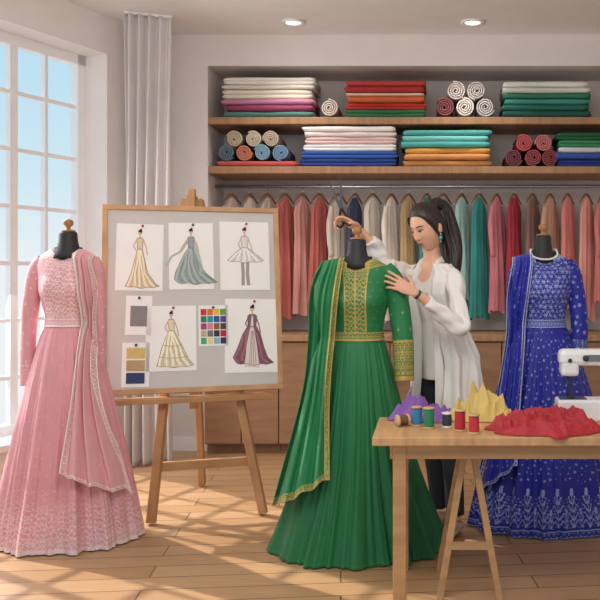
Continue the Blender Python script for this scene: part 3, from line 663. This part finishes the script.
def heap(cx,cy,rx,ry,h,c,label,seed,z0=tt,edge=None,freq=11.0,ang=.5,stretch=.42):
    nu,nv=320,150
    th=np.linspace(0,2*pi,nu,endpoint=False); v=np.linspace(0,1,nv); TH,Vv=np.meshgrid(th,v)
    out=1+.10*np.sin(2*TH+seed)+.07*np.sin(3*TH+seed*2)+.05*np.sin(7*TH+seed)+.03*np.sin(12*TH)
    X=rx*Vv*out*np.cos(TH); Y=ry*Vv*out*np.sin(TH)
    Z=np.zeros_like(X); ca,sa=math.cos(ang),math.sin(ang)
    for i in range(nv):
        for j in range(nu):
            x=X[i,j]; y=Y[i,j]*1.5
            a=(x*ca+y*sa)*freq; b=(-x*sa+y*ca)*freq*stretch
            w1=noise.noise(Vector((a*.45,b*.7,seed*3.1)))*1.1
            w2=noise.noise(Vector((a*.45+9.2,b*.7+4.1,seed*1.7)))*.8
            n1=1-abs(noise.noise(Vector((a+w1,b+w2,seed))))*2.2
            n2=1-abs(noise.noise(Vector(((a*.35+b*2.6)*1.1+w2,(b*1.2-a)*.9+w1,seed+7))))*2.2
            n3=1-abs(noise.noise(Vector((a*2.3+w2*2,b*2.6+w1,seed+13))))*2.0
            Z[i,j]=.50*max(n1,0)**1.6+.36*max(n2,0)**1.6+.16*max(n3,0)**1.5
    env=(1-Vv**2.4)
    lob=.78+.22*np.sin(X/rx*3.0+seed)
    f=Z
    Z=h*env*lob*(.18+.95*f)+.022*f*Vv*(1-Vv**12)
    Z=np.maximum(Z,.004); Z[-1,:]=.003
    if edge is not None:
        ov=np.clip(edge-(cy+Y),0,None); dd=ov>0
        Z=np.where(dd,np.maximum(Z*np.exp(-ov/.02),.004)-ov*1.2,Z); Y=np.where(dd,edge-cy-.006-.25*np.minimum(ov,.02)-.006*np.sin(X*60),Y)
    P=np.stack([X,Y,Z],-1)
    return mk("draped_cloth",P.reshape(-1,3),[tuple(q) for q in gridf(nv,nu,True)],mat(c,.6,var=.06,vscale=5,sheen=.05),loc=(cx,cy,z0),recalc=False,label=label,cat="cloth",group="crumpled cloths on the table",solid=.002)
heap(-.02,3.86,.165,.075,.125,(138,88,166),"crumpled purple silk cloth lying on the table",3,freq=15,ang=.35)
heap(.235,3.865,.175,.075,.165,(222,194,114),"crumpled pale yellow cloth lying on the table",8,freq=13,ang=-.4)
heap(.49,3.655,.255,.195,.135,(176,32,42),"crumpled crimson red cloth spilling over the table edge",5,edge=3.448,freq=11,ang=.3)
def spool(px,y,c,h=.085,r=.024,lab=None,lying=False,w=(205,170,125)):
    x=(px-430)/(850/y)
    t=top("thread_spool",lab,"thread spool",(x,y,tt+(r if lying else 0)),group="thread spools on the table",rot=(0,pi/2,.5) if lying else None)
    V,F=lathe([(.007,0),(r,0),(r,.006),(.010,.010),(.010,h-.010),(r,h-.006),(r,h),(.007,h)],24); mk("spool_core",V,F,wood(w),t)
    V,F=lathe([(.010,.0095)]+[(r*.86+.0008*(i%2),.0105+(h-.021)*i/24) for i in range(25)]+[(.010,h-.0095)],24); mk("thread_winding",V,F,mat(c,.6),t)
spool(397,3.70,(120,80,60),.055,.026,"wooden spool of brown thread lying on its side",True)
spool(417,3.72,(50,130,170),.085,.024,"spool of blue thread standing on the table")
spool(429,3.66,(40,130,85),.09,.026,"spool of green thread standing on the table")
spool(447,3.68,(60,60,70),.065,.023,"spool of dark grey thread standing on the table",w=(235,230,225))
spool(460,3.60,(185,40,50),.09,.026,"spool of red thread standing on the table")
spool(474,3.54,(200,50,60),.08,.025,"spool of crimson thread standing on the table")
sm=top("sewing_machine","white sewing machine on the work table","sewing machine",(.575,3.87,tt))
wm=mat((240,238,236),.3); gm=mat((120,120,126),.3,.6); dkm=mat((50,50,56),.4)
V,F=box(.22,0,.050,.44,.13,.10); mk("machine_base",V,F,wm,sm,smooth=False,bevel=.012)
V,F=box(.07,-.01,.1015,.12,.09,.004); mk("needle_plate",V,F,gm,sm,smooth=False)
V,F=box(.38,0,.19,.11,.12,.22); mk("pillar",V,F,wm,sm,smooth=False,bevel=.02)
V,F=box(.22,0,.286,.42,.095,.075); mk("arm",V,F,wm,sm,smooth=False,bevel=.022)
V,F=box(.058,0,.262,.080,.09,.120); mk("needle_head",V,F,wm,sm,smooth=False,bevel=.016)
V,F=box(.215,-.049,.286,.16,.003,.030); mk("stripe_panel",V,F,gm,sm,smooth=False)
V,F=tube([(.050,-.01,.205),(.050,-.01,.104)],[.007,.003],10); mk("needle",V,F,dkm,sm)
V,F,_=join([tube([(.070,-.01,.205),(.070,-.01,.113)],[.005,.005],8),box(.062,-.02,.111,.034,.05,.007)]); mk("presser_foot",V,F,dkm,sm,smooth=False)
V,F=lathe([(.008,0),(.034,.0),(.036,.012),(.030,.022),(.008,.024)],24); V=[(p[2]+.435,p[0],p[1]+.27) for p in V]; mk("handwheel",V,F,wm,sm,recalc=True)
V,F=lathe([(.006,0),(.018,.0),(.016,.012),(.006,.013)],20); V2=[(p[0]*.8+.125,-p[2]*.8-.050,p[1]*.8+.286) for p in V]; mk("stitch_dial",V2,F,dkm,sm,recalc=True)
V2=[(p[0]*.55+.055,-p[2]*.7-.045,p[1]*.55+.275) for p in V]; mk("tension_dial",V2,F,dkm,sm,recalc=True)
V,F=tube([(.12,0,.315),(.12,0,.365)],[.003,.003],8); mk("spool_pin",V,F,gm,sm)

# ---------------------------------------------------------------- woman
WR=np.array([.085,4.53,0]); wo=top("person","woman in white cardigan adjusting the gown, holding scissors","person",tuple(WR))
phi=math.radians(-44)
def Rz(P,a=phi,c=(0,0,0)):
    P=np.array(P,float); lean=np.clip(P[...,2]-.92,0,None)
    P[...,1]=P[...,1]-.14*lean
    P[...,0]=P[...,0]-.06*lean
    ca,sa=math.cos(a),math.sin(a)
    return np.stack([P[...,0]*ca-P[...,1]*sa,P[...,0]*sa+P[...,1]*ca,P[...,2]],-1)
tor=[(.86,.148,.102,.0),(.93,.150,.106,.0),(1.02,.124,.09,-.005),(1.10,.108,.080,-.005),(1.18,.116,.087,-.010),(1.26,.128,.100,-.018),(1.32,.138,.088,-.01),(1.365,.132,.068,0),(1.395,.098,.056,0),(1.42,.058,.047,.0),(1.46,.043,.044,-.002),(1.51,.042,.044,-.01)]
tz,trx,try_,ty=[np.array(q) for q in zip(*tor)]
def loft(zz,fx,fy,fo,n=40,e=0,th=None):
    th=np.linspace(0,2*pi,n,endpoint=False) if th is None else th
    return np.stack([np.stack([(fx(z)+e)*np.cos(th),(fy(z)+e)*np.sin(th)+fo(z),np.full(len(th),z)],-1) for z in zz])
fx=lambda z:np.interp(z,tz,trx); fy=lambda z:np.interp(z,tz,try_); fo=lambda z:np.interp(z,tz,ty)
parts=[]
P=loft(np.linspace(.86,1.49,44),fx,fy,fo); n=40
F=[tuple(q[::-1]) for q in gridf(44,n,True)]+[tuple(range(n))[::-1],tuple(range(43*n,44*n))]
parts.append((Rz(P.reshape(-1,3)),F))
HC=np.array([-.100,-.075,1.600])
hyaw=math.radians(-44); hp=math.radians(20); hr=math.radians(-6)
HM=Matrix.Rotation(hyaw,4,'Z')@Matrix.Rotation(hp,4,'X')@Matrix.Rotation(hr,4,'Y')
HS=1.05
def HW(P):
    P=np.asarray(P,float)*HS; M3=np.array(HM.to_3x3()); return P@M3.T+HC
rx_,ryf,ryb,rz_=.072,.088,.096,.120
def jaw(z): t=np.clip(-z/rz_,0,1); return 1-.30*t**1.8-.06*t
def fmod(x,z):
    g=np.clip((.008-z)/.040,0,1)**1.1*np.clip((z+.044)/.008,0,1)
    d=-.019*np.exp(-(x/(.0065+.0045*g))**2)*g
    d+=.006*np.exp(-((np.abs(x)-.028)/.016)**2-((z-.004)/.012)**2)
    d-=.002*np.exp(-(x/.05)**2-((z-.03)/.012)**2)
    d-=.0050*np.exp(-(x/.020)**2-((z+.064)/.009)**2)
    d-=.006*np.exp(-(x/.020)**2-((z+.100)/.013)**2)
    d-=.003*np.exp(-((np.abs(x)-.042)/.018)**2-((z+.028)/.02)**2)
    return d
def headp(D):
    x,y,z=D[...,0],D[...,1],D[...,2]
    ry=np.where(y<0,ryf,ryb); X=rx_*x; Y=ry*y; Z=rz_*z
    j=jaw(Z); t=np.clip(-Z/rz_,0,1)
    Y=np.where(Y>0,Y*(1-.4*t),Y); X=X*j
    w=np.clip(-y*2.2,0,1); w=w*w*(3-2*w)
    Y=Y+fmod(X,Z)*w
    return np.stack([X,Y,Z],-1)
def front_y(x,z):
    x0=x/jaw(z); s=np.clip(1-(x0/rx_)**2-(z/rz_)**2,0.001,1); yu=np.sqrt(s)
    w=np.clip(yu*2.2,0,1); w=w*w*(3-2*w)
    return -ryf*yu+fmod(x,z)*w
nu,nv=150,120; th=np.linspace(0,2*pi,nu,endpoint=False); al=np.linspace(.02,pi-.02,nv); TH,AL=np.meshgrid(th,al)
D=np.stack([np.sin(AL)*np.cos(TH),np.sin(AL)*np.sin(TH),np.cos(AL)],-1)
F=[tuple(q) for q in gridf(nv,nu,True)]+[tuple(range(nu))[::-1],tuple(range((nv-1)*nu,nv*nu))]
parts.append((HW(headp(D).reshape(-1,3)),F))
for sx in(-1,1):
    V,F=sphere((sx*.071,.012,-.012),(.008,.018,.030)); parts.append((HW(V),F))
nk=Rz(np.array([[0,0,1.37],[0,-.005,1.44]])); parts.append(tube([nk[0],nk[1],HC+np.array([.02,.02,-.03])],[.050,.042,.044],20,14))
def loc(x,y,z): return np.array([x,y,z])-WR
rs=loc(-.080,4.570,1.355); re_=loc(-.225,4.415,1.405); rw=loc(-.350,4.315,1.575)
ls=loc(.125,4.385,1.330); le_=loc(.155,4.23,1.10); lw=loc(-.075,4.150,1.265)
parts.append(tube([rs,(rs+re_)/2,re_,(re_+rw)/2,rw],[.040,.034,.031,.027,.020],18,26))
parts.append(tube([ls,(ls+le_)/2,le_,(le_+lw)/2,lw],[.040,.034,.031,.027,.020],18,26))
HANDS={}
def hand(w,d,n,right,curl,spread=.18,thumbc=.5,key=None):
    d=np.array(d,float); d/=np.linalg.norm(d); n=np.array(n,float); n-=d*n.dot(d); n/=np.linalg.norm(n)
    t=np.cross(d,n)*(1 if right else -1)
    pts=[w-d*.01,w+d*.02,w+d*.055,w+d*.085]; 
    rr=np.array([.020,.028,.035,.033])
    parts.append(tube(pts,rr,16,12,flat=.38,flatdir=n))
    tips=[]
    for i,(off,Ls) in enumerate(((.027,(.040,.025,.020)),(.009,(.044,.029,.021)),(-.009,(.041,.026,.020)),(-.026,(.032,.020,.018)))):
        p=w+d*(.082-(.008 if i==3 else 0))+t*off; dd=d+t*(off*spread*30); dd/=np.linalg.norm(dd)
        pts=[p-dd*.02,p]; a=0
        for k,L in enumerate(Ls):
            a+=curl[i] if k else curl[i]*.6
            v=dd*math.cos(a)+n*math.sin(a); p=p+v*L; pts.append(p)
        parts.append(tube(pts,[.0085,.0083,.0075,.0068,.0055],10,20)); tips.append(p)
    p=w+d*.022+t*.022; v=t*.75+d*.62+n*.25; v/=np.linalg.norm(v); pts=[p-v*.012,p]
    for k,L in enumerate((.036,.030,.024)):
        a=thumbc*(k); vv=v*math.cos(a)+(d*.5+n*.7-t*.3)*math.sin(a); vv/=np.linalg.norm(vv); p=p+vv*L; pts.append(p)
    parts.append(tube(pts,[.011,.0108,.0092,.0083,.0065],10,20))
    HANDS[key]=(w,d,n,t,tips,p)
hand(rw,(-.72,-.22,.46),(-.30,-.45,-.75),True,(.45,.62,.75,.8),key='r')
hand(lw,(-.84,-.02,.44),(-.12,.86,-.35),False,(.10,.18,.26,.34),key='l')
LEGS=((-.07,0,-.075,-.02,-.075,.03,-.7),(.07,0,.08,-.04,.095,-.03,-.45))
for (hx,hy,kx,ky,fx_,fy_,fa) in LEGS:
    hipp,kn,an=Rz(np.array([[hx,hy,.88],[kx,ky,.48],[fx_,fy_,.085]]))
    parts.append(tube([hipp,(hipp+kn)/2,kn,(kn+an)/2+np.array([0,0,.04]),an],[.078,.064,.048,.045,.03],20,30))
    fd=np.array([math.sin(fa),-math.cos(fa),0]); base=an.copy(); base[2]=0
    parts.append(tube([base-fd*.04+np.array([0,0,.035]),base+np.array([0,0,.04]),base+fd*.08+np.array([0,0,.03]),base+fd*.16+np.array([0,0,.018])],[.028,.036,.036,.014],16,18,flat=.75,flatdir=(0,0,1)))
    sv=tube([base-fd*.055+np.array([0,0,.034]),base-fd*.03+np.array([0,0,.037]),base+fd*.07+np.array([0,0,.031]),base+fd*.14+np.array([0,0,.024]),base+fd*.185+np.array([0,0,.018])],[.016,.037,.043,.036,.009],20,24,flat=.72,flatdir=(0,0,1))
    Vs=np.array(sv[0]); Vs[:,2]=np.maximum(Vs[:,2],.004)
    mk("shoe",Vs,sv[1],mat((200,168,140),.5),wo)
V,F,_=join(parts)
body=mk("body_raw",V,F,None,None)
md=body.modifiers.new('r','REMESH'); md.mode='VOXEL'; md.voxel_size=.0028; md.use_smooth_shade=True
sm_=body.modifiers.new('s','SMOOTH'); sm_.factor=.5; sm_.iterations=2
dg=bpy.context.evaluated_depsgraph_get(); me=bpy.data.meshes.new_from_object(body.evaluated_get(dg))
bpy.data.objects.remove(body)
SK=mat((226,172,143),.5,var=.03,vscale=12,key="skin"); b=SK.node_tree.nodes['Principled BSDF']; b.inputs['Subsurface Weight'].default_value=.12; b.inputs['Subsurface Radius'].default_value=(.01,.004,.002)
me.materials.clear(); me.materials.append(SK)
me.polygons.foreach_set('use_smooth',[True]*len(me.polygons))
bo=bpy.data.objects.new("body",me); COL.objects.link(bo); bo.parent=wo
def patch(name,cx,cz,w,h,m,off=.002,top_=1.0,bot=1.0,tilt=0,nu=18,nv=8,lens=True,arch=0):
    U,Vv=np.meshgrid(np.linspace(-1,1,nu),np.linspace(-1,1,nv))
    e=np.sqrt(np.clip(1-U**2,0,1)) if lens else np.ones_like(U)*(1-.6*np.abs(U)**2.5)
    zz=np.where(Vv>0,Vv*top_,Vv*bot)*h/2*e+arch*(1-U**2)+tilt*U*w/2; xx=U*w/2
    X=cx+xx; Z=cz+zz; Y=front_y(X,Z)-off
    return mk(name,HW(np.stack([X,Y,Z],-1).reshape(-1,3)),gridf(nv,nu,False),m,bo)
lash=mat((30,22,20),.6); brow=mat((54,36,30),.7)
for s_ in(-1,1):
    patch("eyelid",s_*.028,.0060,.030,.0090,mat((188,128,106),.5),.0022,1,.6,tilt=s_*.05)
    patch("eye",s_*.028,-.0012,.025,.0070,mat((230,222,216),.4),.0024,.7,1,tilt=s_*.05)
    patch("iris",s_*.028-.001,-.0016,.0115,.0072,mat((44,28,20),.3),.0030,.7,1)
    patch("eyelash",s_*.029,.0016,.033,.0042,lash,.0036,1,1,tilt=s_*.07,arch=.0014)
    patch("eyebrow",s_*.029,.0205,.036,.0052,brow,.0020,1,1,tilt=s_*.03,lens=False,arch=.0042)
patch("lips",0,-.0603,.031,.0062,mat((170,58,66),.4),.0024,1,.7)
patch("lips",0,-.0664,.028,.0084,mat((184,70,76),.4),.0024,.7,1)
HR=mat((42,29,27),.4,var=.35,vscale=30,bump=.3,bscale=80,stretch=(3,3,.4),key="hair")
nu,nv=200,70; th=np.linspace(0,2*pi,nu,endpoint=False)
fr_=np.cos(th-1.5*pi)
lim=np.interp(fr_,[-1,-.4,.05,.28,.5,.72,1],[2.25,2.2,2.05,1.76,1.34,1.02,.86])
lim=np.convolve(np.r_[lim[-9:],lim,lim[:9]],np.ones(19)/19,'valid')
V=[]
for k in range(nv):
    t=k/(nv-1); A=.01+lim*t
    D=np.stack([np.sin(A)*np.cos(th),np.sin(A)*np.sin(th),np.cos(A)],-1)
    p=headp(D); sc=1.012+.065*(1-t**5)+.006*np.sin(26*th+3*t)*(t**.5)*(1-t**8)
    p=p*sc[:,None]
    V.append(p)
V=np.vstack(V); hair=mk("hair",HW(V),[tuple(q) for q in gridf(nv,nu,True)]+[tuple(range(nu))],HR,bo,solid=.003)
def hl(p): return HW(np.array([p]))[0]
b0=hl((0,.07,.080)); b1=hl((0,.110,.088)); b2=hl((0,.145,.050))
pth=[b0,b1,b2,b2+np.array([.025,.005,-.12]),b2+np.array([.055,-.01,-.24]),b2+np.array([.045,-.02,-.35]),b2+np.array([.065,-.02,-.46])]
V,F=tube(pth,[.028,.031,.042,.054,.052,.040,.006],56,90,fold=lambda a,t:.10*np.sin(9*a+6*t)+.07*np.sin(17*a-4*t)+.14*np.sin(15*t+a)*t); mk("ponytail",V,F,HR,hair)
V,F=tube([hl((0,.090,.084)),hl((0,.105,.088))],[.031,.031],20); mk("hair_tie",V,F,lash,hair)
for s_ in(-1,1):
    V,F=tube([hl((s_*.038,-.064,.076)),hl((s_*.067,-.042,.045)),hl((s_*.076,-.022,.0)),hl((s_*.074,-.014,-.05)),hl((s_*.066,-.022,-.090))],[.007,.010,.008,.005,.002],14,24,flat=.45); mk("hair_lock",V,F,HR,hair)
e=hl((.082,-.006,-.046)); parts2=[sphere(e,.006,10,8),sphere(e+np.array([0,-.002,-.018]),.0105,12,8),sphere(e+np.array([0,-.002,-.038]),.006,10,8)]
V,F,_=join(parts2); mk("earring",V,F,mat((120,175,165),.25,.4),bo)
cw=mat((236,231,226),.85,var=.02); bwm=mat((222,214,206),.8,var=.02)
nv=80;nu=110; th=np.linspace(0,2*pi,nu,endpoint=False); zz=np.linspace(.80,1.412,nv); V=[]
for z in zz:
    dip=.045*np.exp(-((th-1.5*pi)/.60)**2)*np.clip((z-1.28)/.13,0,1)
    e=.009+.003*np.sin(9*th+z*14)
    zc=max(z,.86)
    V.append(np.stack([(fx(zc)+e)*np.cos(th),(fy(zc)+e)*np.sin(th)+fo(z),z-dip],-1))
mk("blouse",Rz(np.vstack(V)),[tuple(q[::-1]) for q in gridf(nv,nu,True)],bwm,bo,solid=.003)
op=.55; nu=220; th=np.linspace(1.5*pi+op,3.5*pi-op,nu)
nv=170; V=[]
for k in range(nv):
    t=k/(nv-1); z=1.408-t*.90
    fl=np.clip((1.18-z)/.6,0,1)
    flare=.016+.036*fl
    fold=(.005+.026*fl)*(np.sin(9*th+1.6*z+.7*np.sin(3*th))+.55*np.sin(17*th+1-2*z)+.25*np.sin(4*th+24*z))
    rx=fx(np.clip(z,.93,1.40)); ry=fy(np.clip(z,.93,1.40))
    e=flare+np.maximum(fold,-flare*.7)
    s_=np.minimum(np.arange(nu),nu-1-np.arange(nu))/(nu/2); ed=np.exp(-(s_/.10)**2)*(.010+.014*np.sin(z*20))
    V.append(np.stack([(rx+e+ed)*np.cos(th),(ry+e+ed)*np.sin(th)+fo(max(z,.9)),np.full(nu,z)-.06*np.exp(-(s_/.25)**2)*t],-1))
mk("cardigan",Rz(np.vstack(V)),[tuple(q) for q in gridf(nv,nu,False)],cw,bo,solid=.003)
for sx in(-1,1):
    pts=np.array([(0,.056,1.425),(sx*.044,.033,1.434),(sx*.062,-.022,1.41),(sx*.068,-.080,1.33),(sx*.070,-.112,1.22),(sx*.074,-.110,1.06),(sx*.084,-.135,.85),(sx*.090,-.150,.54)])
    V,F=tube(Rz(pts),[.011,.015,.019,.023,.024,.024,.025,.020],30,110,flat=.26,flatdir=(0,-1,0),fold=lambda a,t:.2*np.sin(3*a+14*t)+.1*np.sin(7*a+5*t)); mk("cardigan_collar",V,F,cw,bo)
sf=lambda a,t:.09*np.sin(2*a+17*t)+.075*np.sin(38*t+1.8*a)+.05*np.sin(5*a+9*t)
cuff_r=re_*.30+rw*.70; cuff_l=le_*.27+lw*.73
inn=Rz(np.array([[-.085,0,1.345],[.085,0,1.345]]))
V,F=tube([inn[0],rs,(rs+re_)/2+np.array([0,0,-.01]),re_+np.array([0,0,-.014]),(re_+cuff_r)/2+np.array([0,0,-.010]),cuff_r],[.040,.047,.048,.050,.050,.045],44,120,fold=sf); mk("cardigan_sleeve",V,F,cw,bo)
V,F=tube([inn[1],ls,(ls+le_)/2,le_+np.array([.0,0,-.008]),(le_+cuff_l)/2+np.array([0,0,-.012]),cuff_l],[.040,.045,.043,.043,.042,.034],44,120,fold=sf); mk("cardigan_sleeve",V,F,cw,bo)
dl=(le_-lw)/np.linalg.norm(le_-lw); V,F=tube([lw+dl*.012,lw+dl*.024],[.0245,.0245],24); mk("bracelet",V,F,mat((60,90,95),.3,.6),bo)
pm=mat((40,40,48),.8,var=.1)
for (hx,hy,kx,ky,fx_,fy_,fa) in LEGS:
    a,b,c=Rz(np.array([[hx,hy,.92],[kx,ky,.48],[fx_,fy_,.10]]))
    V,F=tube([a,(a+b)/2,b,(b+c)/2,c],[.090,.078,.060,.054,.046],26,50,fold=lambda q,t:.03*np.sin(2*q+14*t)); mk("trouser_leg",V,F,pm,bo)

w,d,n,t,tips,tp=HANDS['r']
gc=np.array(WR)+w+d*.095+n*.014
sc=top("scissors","tailor's scissors with black handles held in raised hand","scissors",tuple(gc))
up=np.array([-.22,-.12,1.0]); up/=np.linalg.norm(up); sd=np.array([1,-.1,.2]); sd-=up*sd.dot(up); sd/=np.linalg.norm(sd); nn=np.cross(up,sd)
pv=up*.075
def ring(c,r1,r2,rad):
    a=np.linspace(0,2*pi,25); pts=[c+sd*(r1*math.cos(q))+up*(r2*math.sin(q)) for q in a]; return tube(pts,[rad]*25,8,cap=False)
for s_ in(-1,1):
    op_=.21*s_
    bd=up*math.cos(op_)+sd*math.sin(op_); bs=sd*math.cos(op_)-up*math.sin(op_); yy=nn*.003*s_
    P=[pv+yy-bs*.0085,pv+yy+bs*.0085,pv+yy+bd*.10+bs*.0080,pv+yy+bd*.150+bs*.001,pv+yy+bd*.10-bs*.0055]
    V=[p+nn*.0015 for p in P]+[p-nn*.0015 for p in P]; k=5
    F=[tuple(range(k)),tuple(range(k,2*k))[::-1]]+[(i,(i+1)%k,k+(i+1)%k,k+i) for i in range(k)]
    bl=mk("blade",V,F,mat((84,87,95),.4,.25),sc,smooth=False,recalc=True)
    V,F,_=join([tube([pv+yy,pv-up*.022-sd*s_*.010,-sd*s_*.018+up*.026],[.009,.007,.006],8,8),ring(-sd*s_*.023+up*.008,.019,.025,.0062)])
    mk("handle",V,F,mat((24,24,28),.35),sc)

# ---------------------------------------------------------------- light, world, camera
sun=bpy.data.lights.new("sun",'SUN'); sun.energy=4.3; sun.angle=math.radians(.8); sun.color=(1,.945,.87)
so=bpy.data.objects.new("sun",sun); COL.objects.link(so); dv=Vector((1.5,-.95,-1.45)); so.rotation_euler=dv.to_track_quat('-Z','Y').to_euler(); so.location=(-5,6,5)
def area(nm,loc_,tgt,size,en,col):
    L=bpy.data.lights.new(nm,'AREA'); L.energy=en; L.size=size; L.color=col; o=bpy.data.objects.new(nm,L); COL.objects.link(o); o.location=loc_
    o.rotation_euler=(Vector(tgt)-Vector(loc_)).to_track_quat('-Z','Y').to_euler(); return o
area("ceiling_fill",(-.3,2.2,3.1),(-.4,4.8,.9),1.6,62,(1,.955,.91))  # added warm fill below the ceiling to brighten the room, no fixture here
area("window_skylight",tuple(LW(1.8,.1,1.7)),(-.8,3.8,.8),1.8,58,(1,.98,.97))
W=bpy.data.worlds.new("sky"); S.world=W; W.use_nodes=True; n=W.node_tree.nodes; l=W.node_tree.links; bg=n['Background']
tc=n.new('ShaderNodeTexCoord'); sp=n.new('ShaderNodeSeparateXYZ'); l.new(tc.outputs['Generated'],sp.inputs[0])
cr=n.new('ShaderNodeValToRGB'); l.new(sp.outputs['Z'],cr.inputs[0])
cr.color_ramp.elements[0].position=0; cr.color_ramp.elements[0].color=(*lin((240,243,245)),1)
cr.color_ramp.elements[1].position=.5; cr.color_ramp.elements[1].color=(*lin((138,202,238)),1)
e=cr.color_ramp.elements.new(.10); e.color=(*lin((208,233,244)),1)
l.new(cr.outputs[0],bg.inputs[0]); bg.inputs[1].default_value=1.0
cam=bpy.data.cameras.new("camera"); co=bpy.data.objects.new("camera",cam); COL.objects.link(co)
co.location=(0,0,1.35); co.rotation_euler=(pi/2,0,0); cam.sensor_width=36; cam.lens=51; cam.shift_x=-130/600; cam.shift_y=-25/600; cam.clip_start=.05
S.camera=co
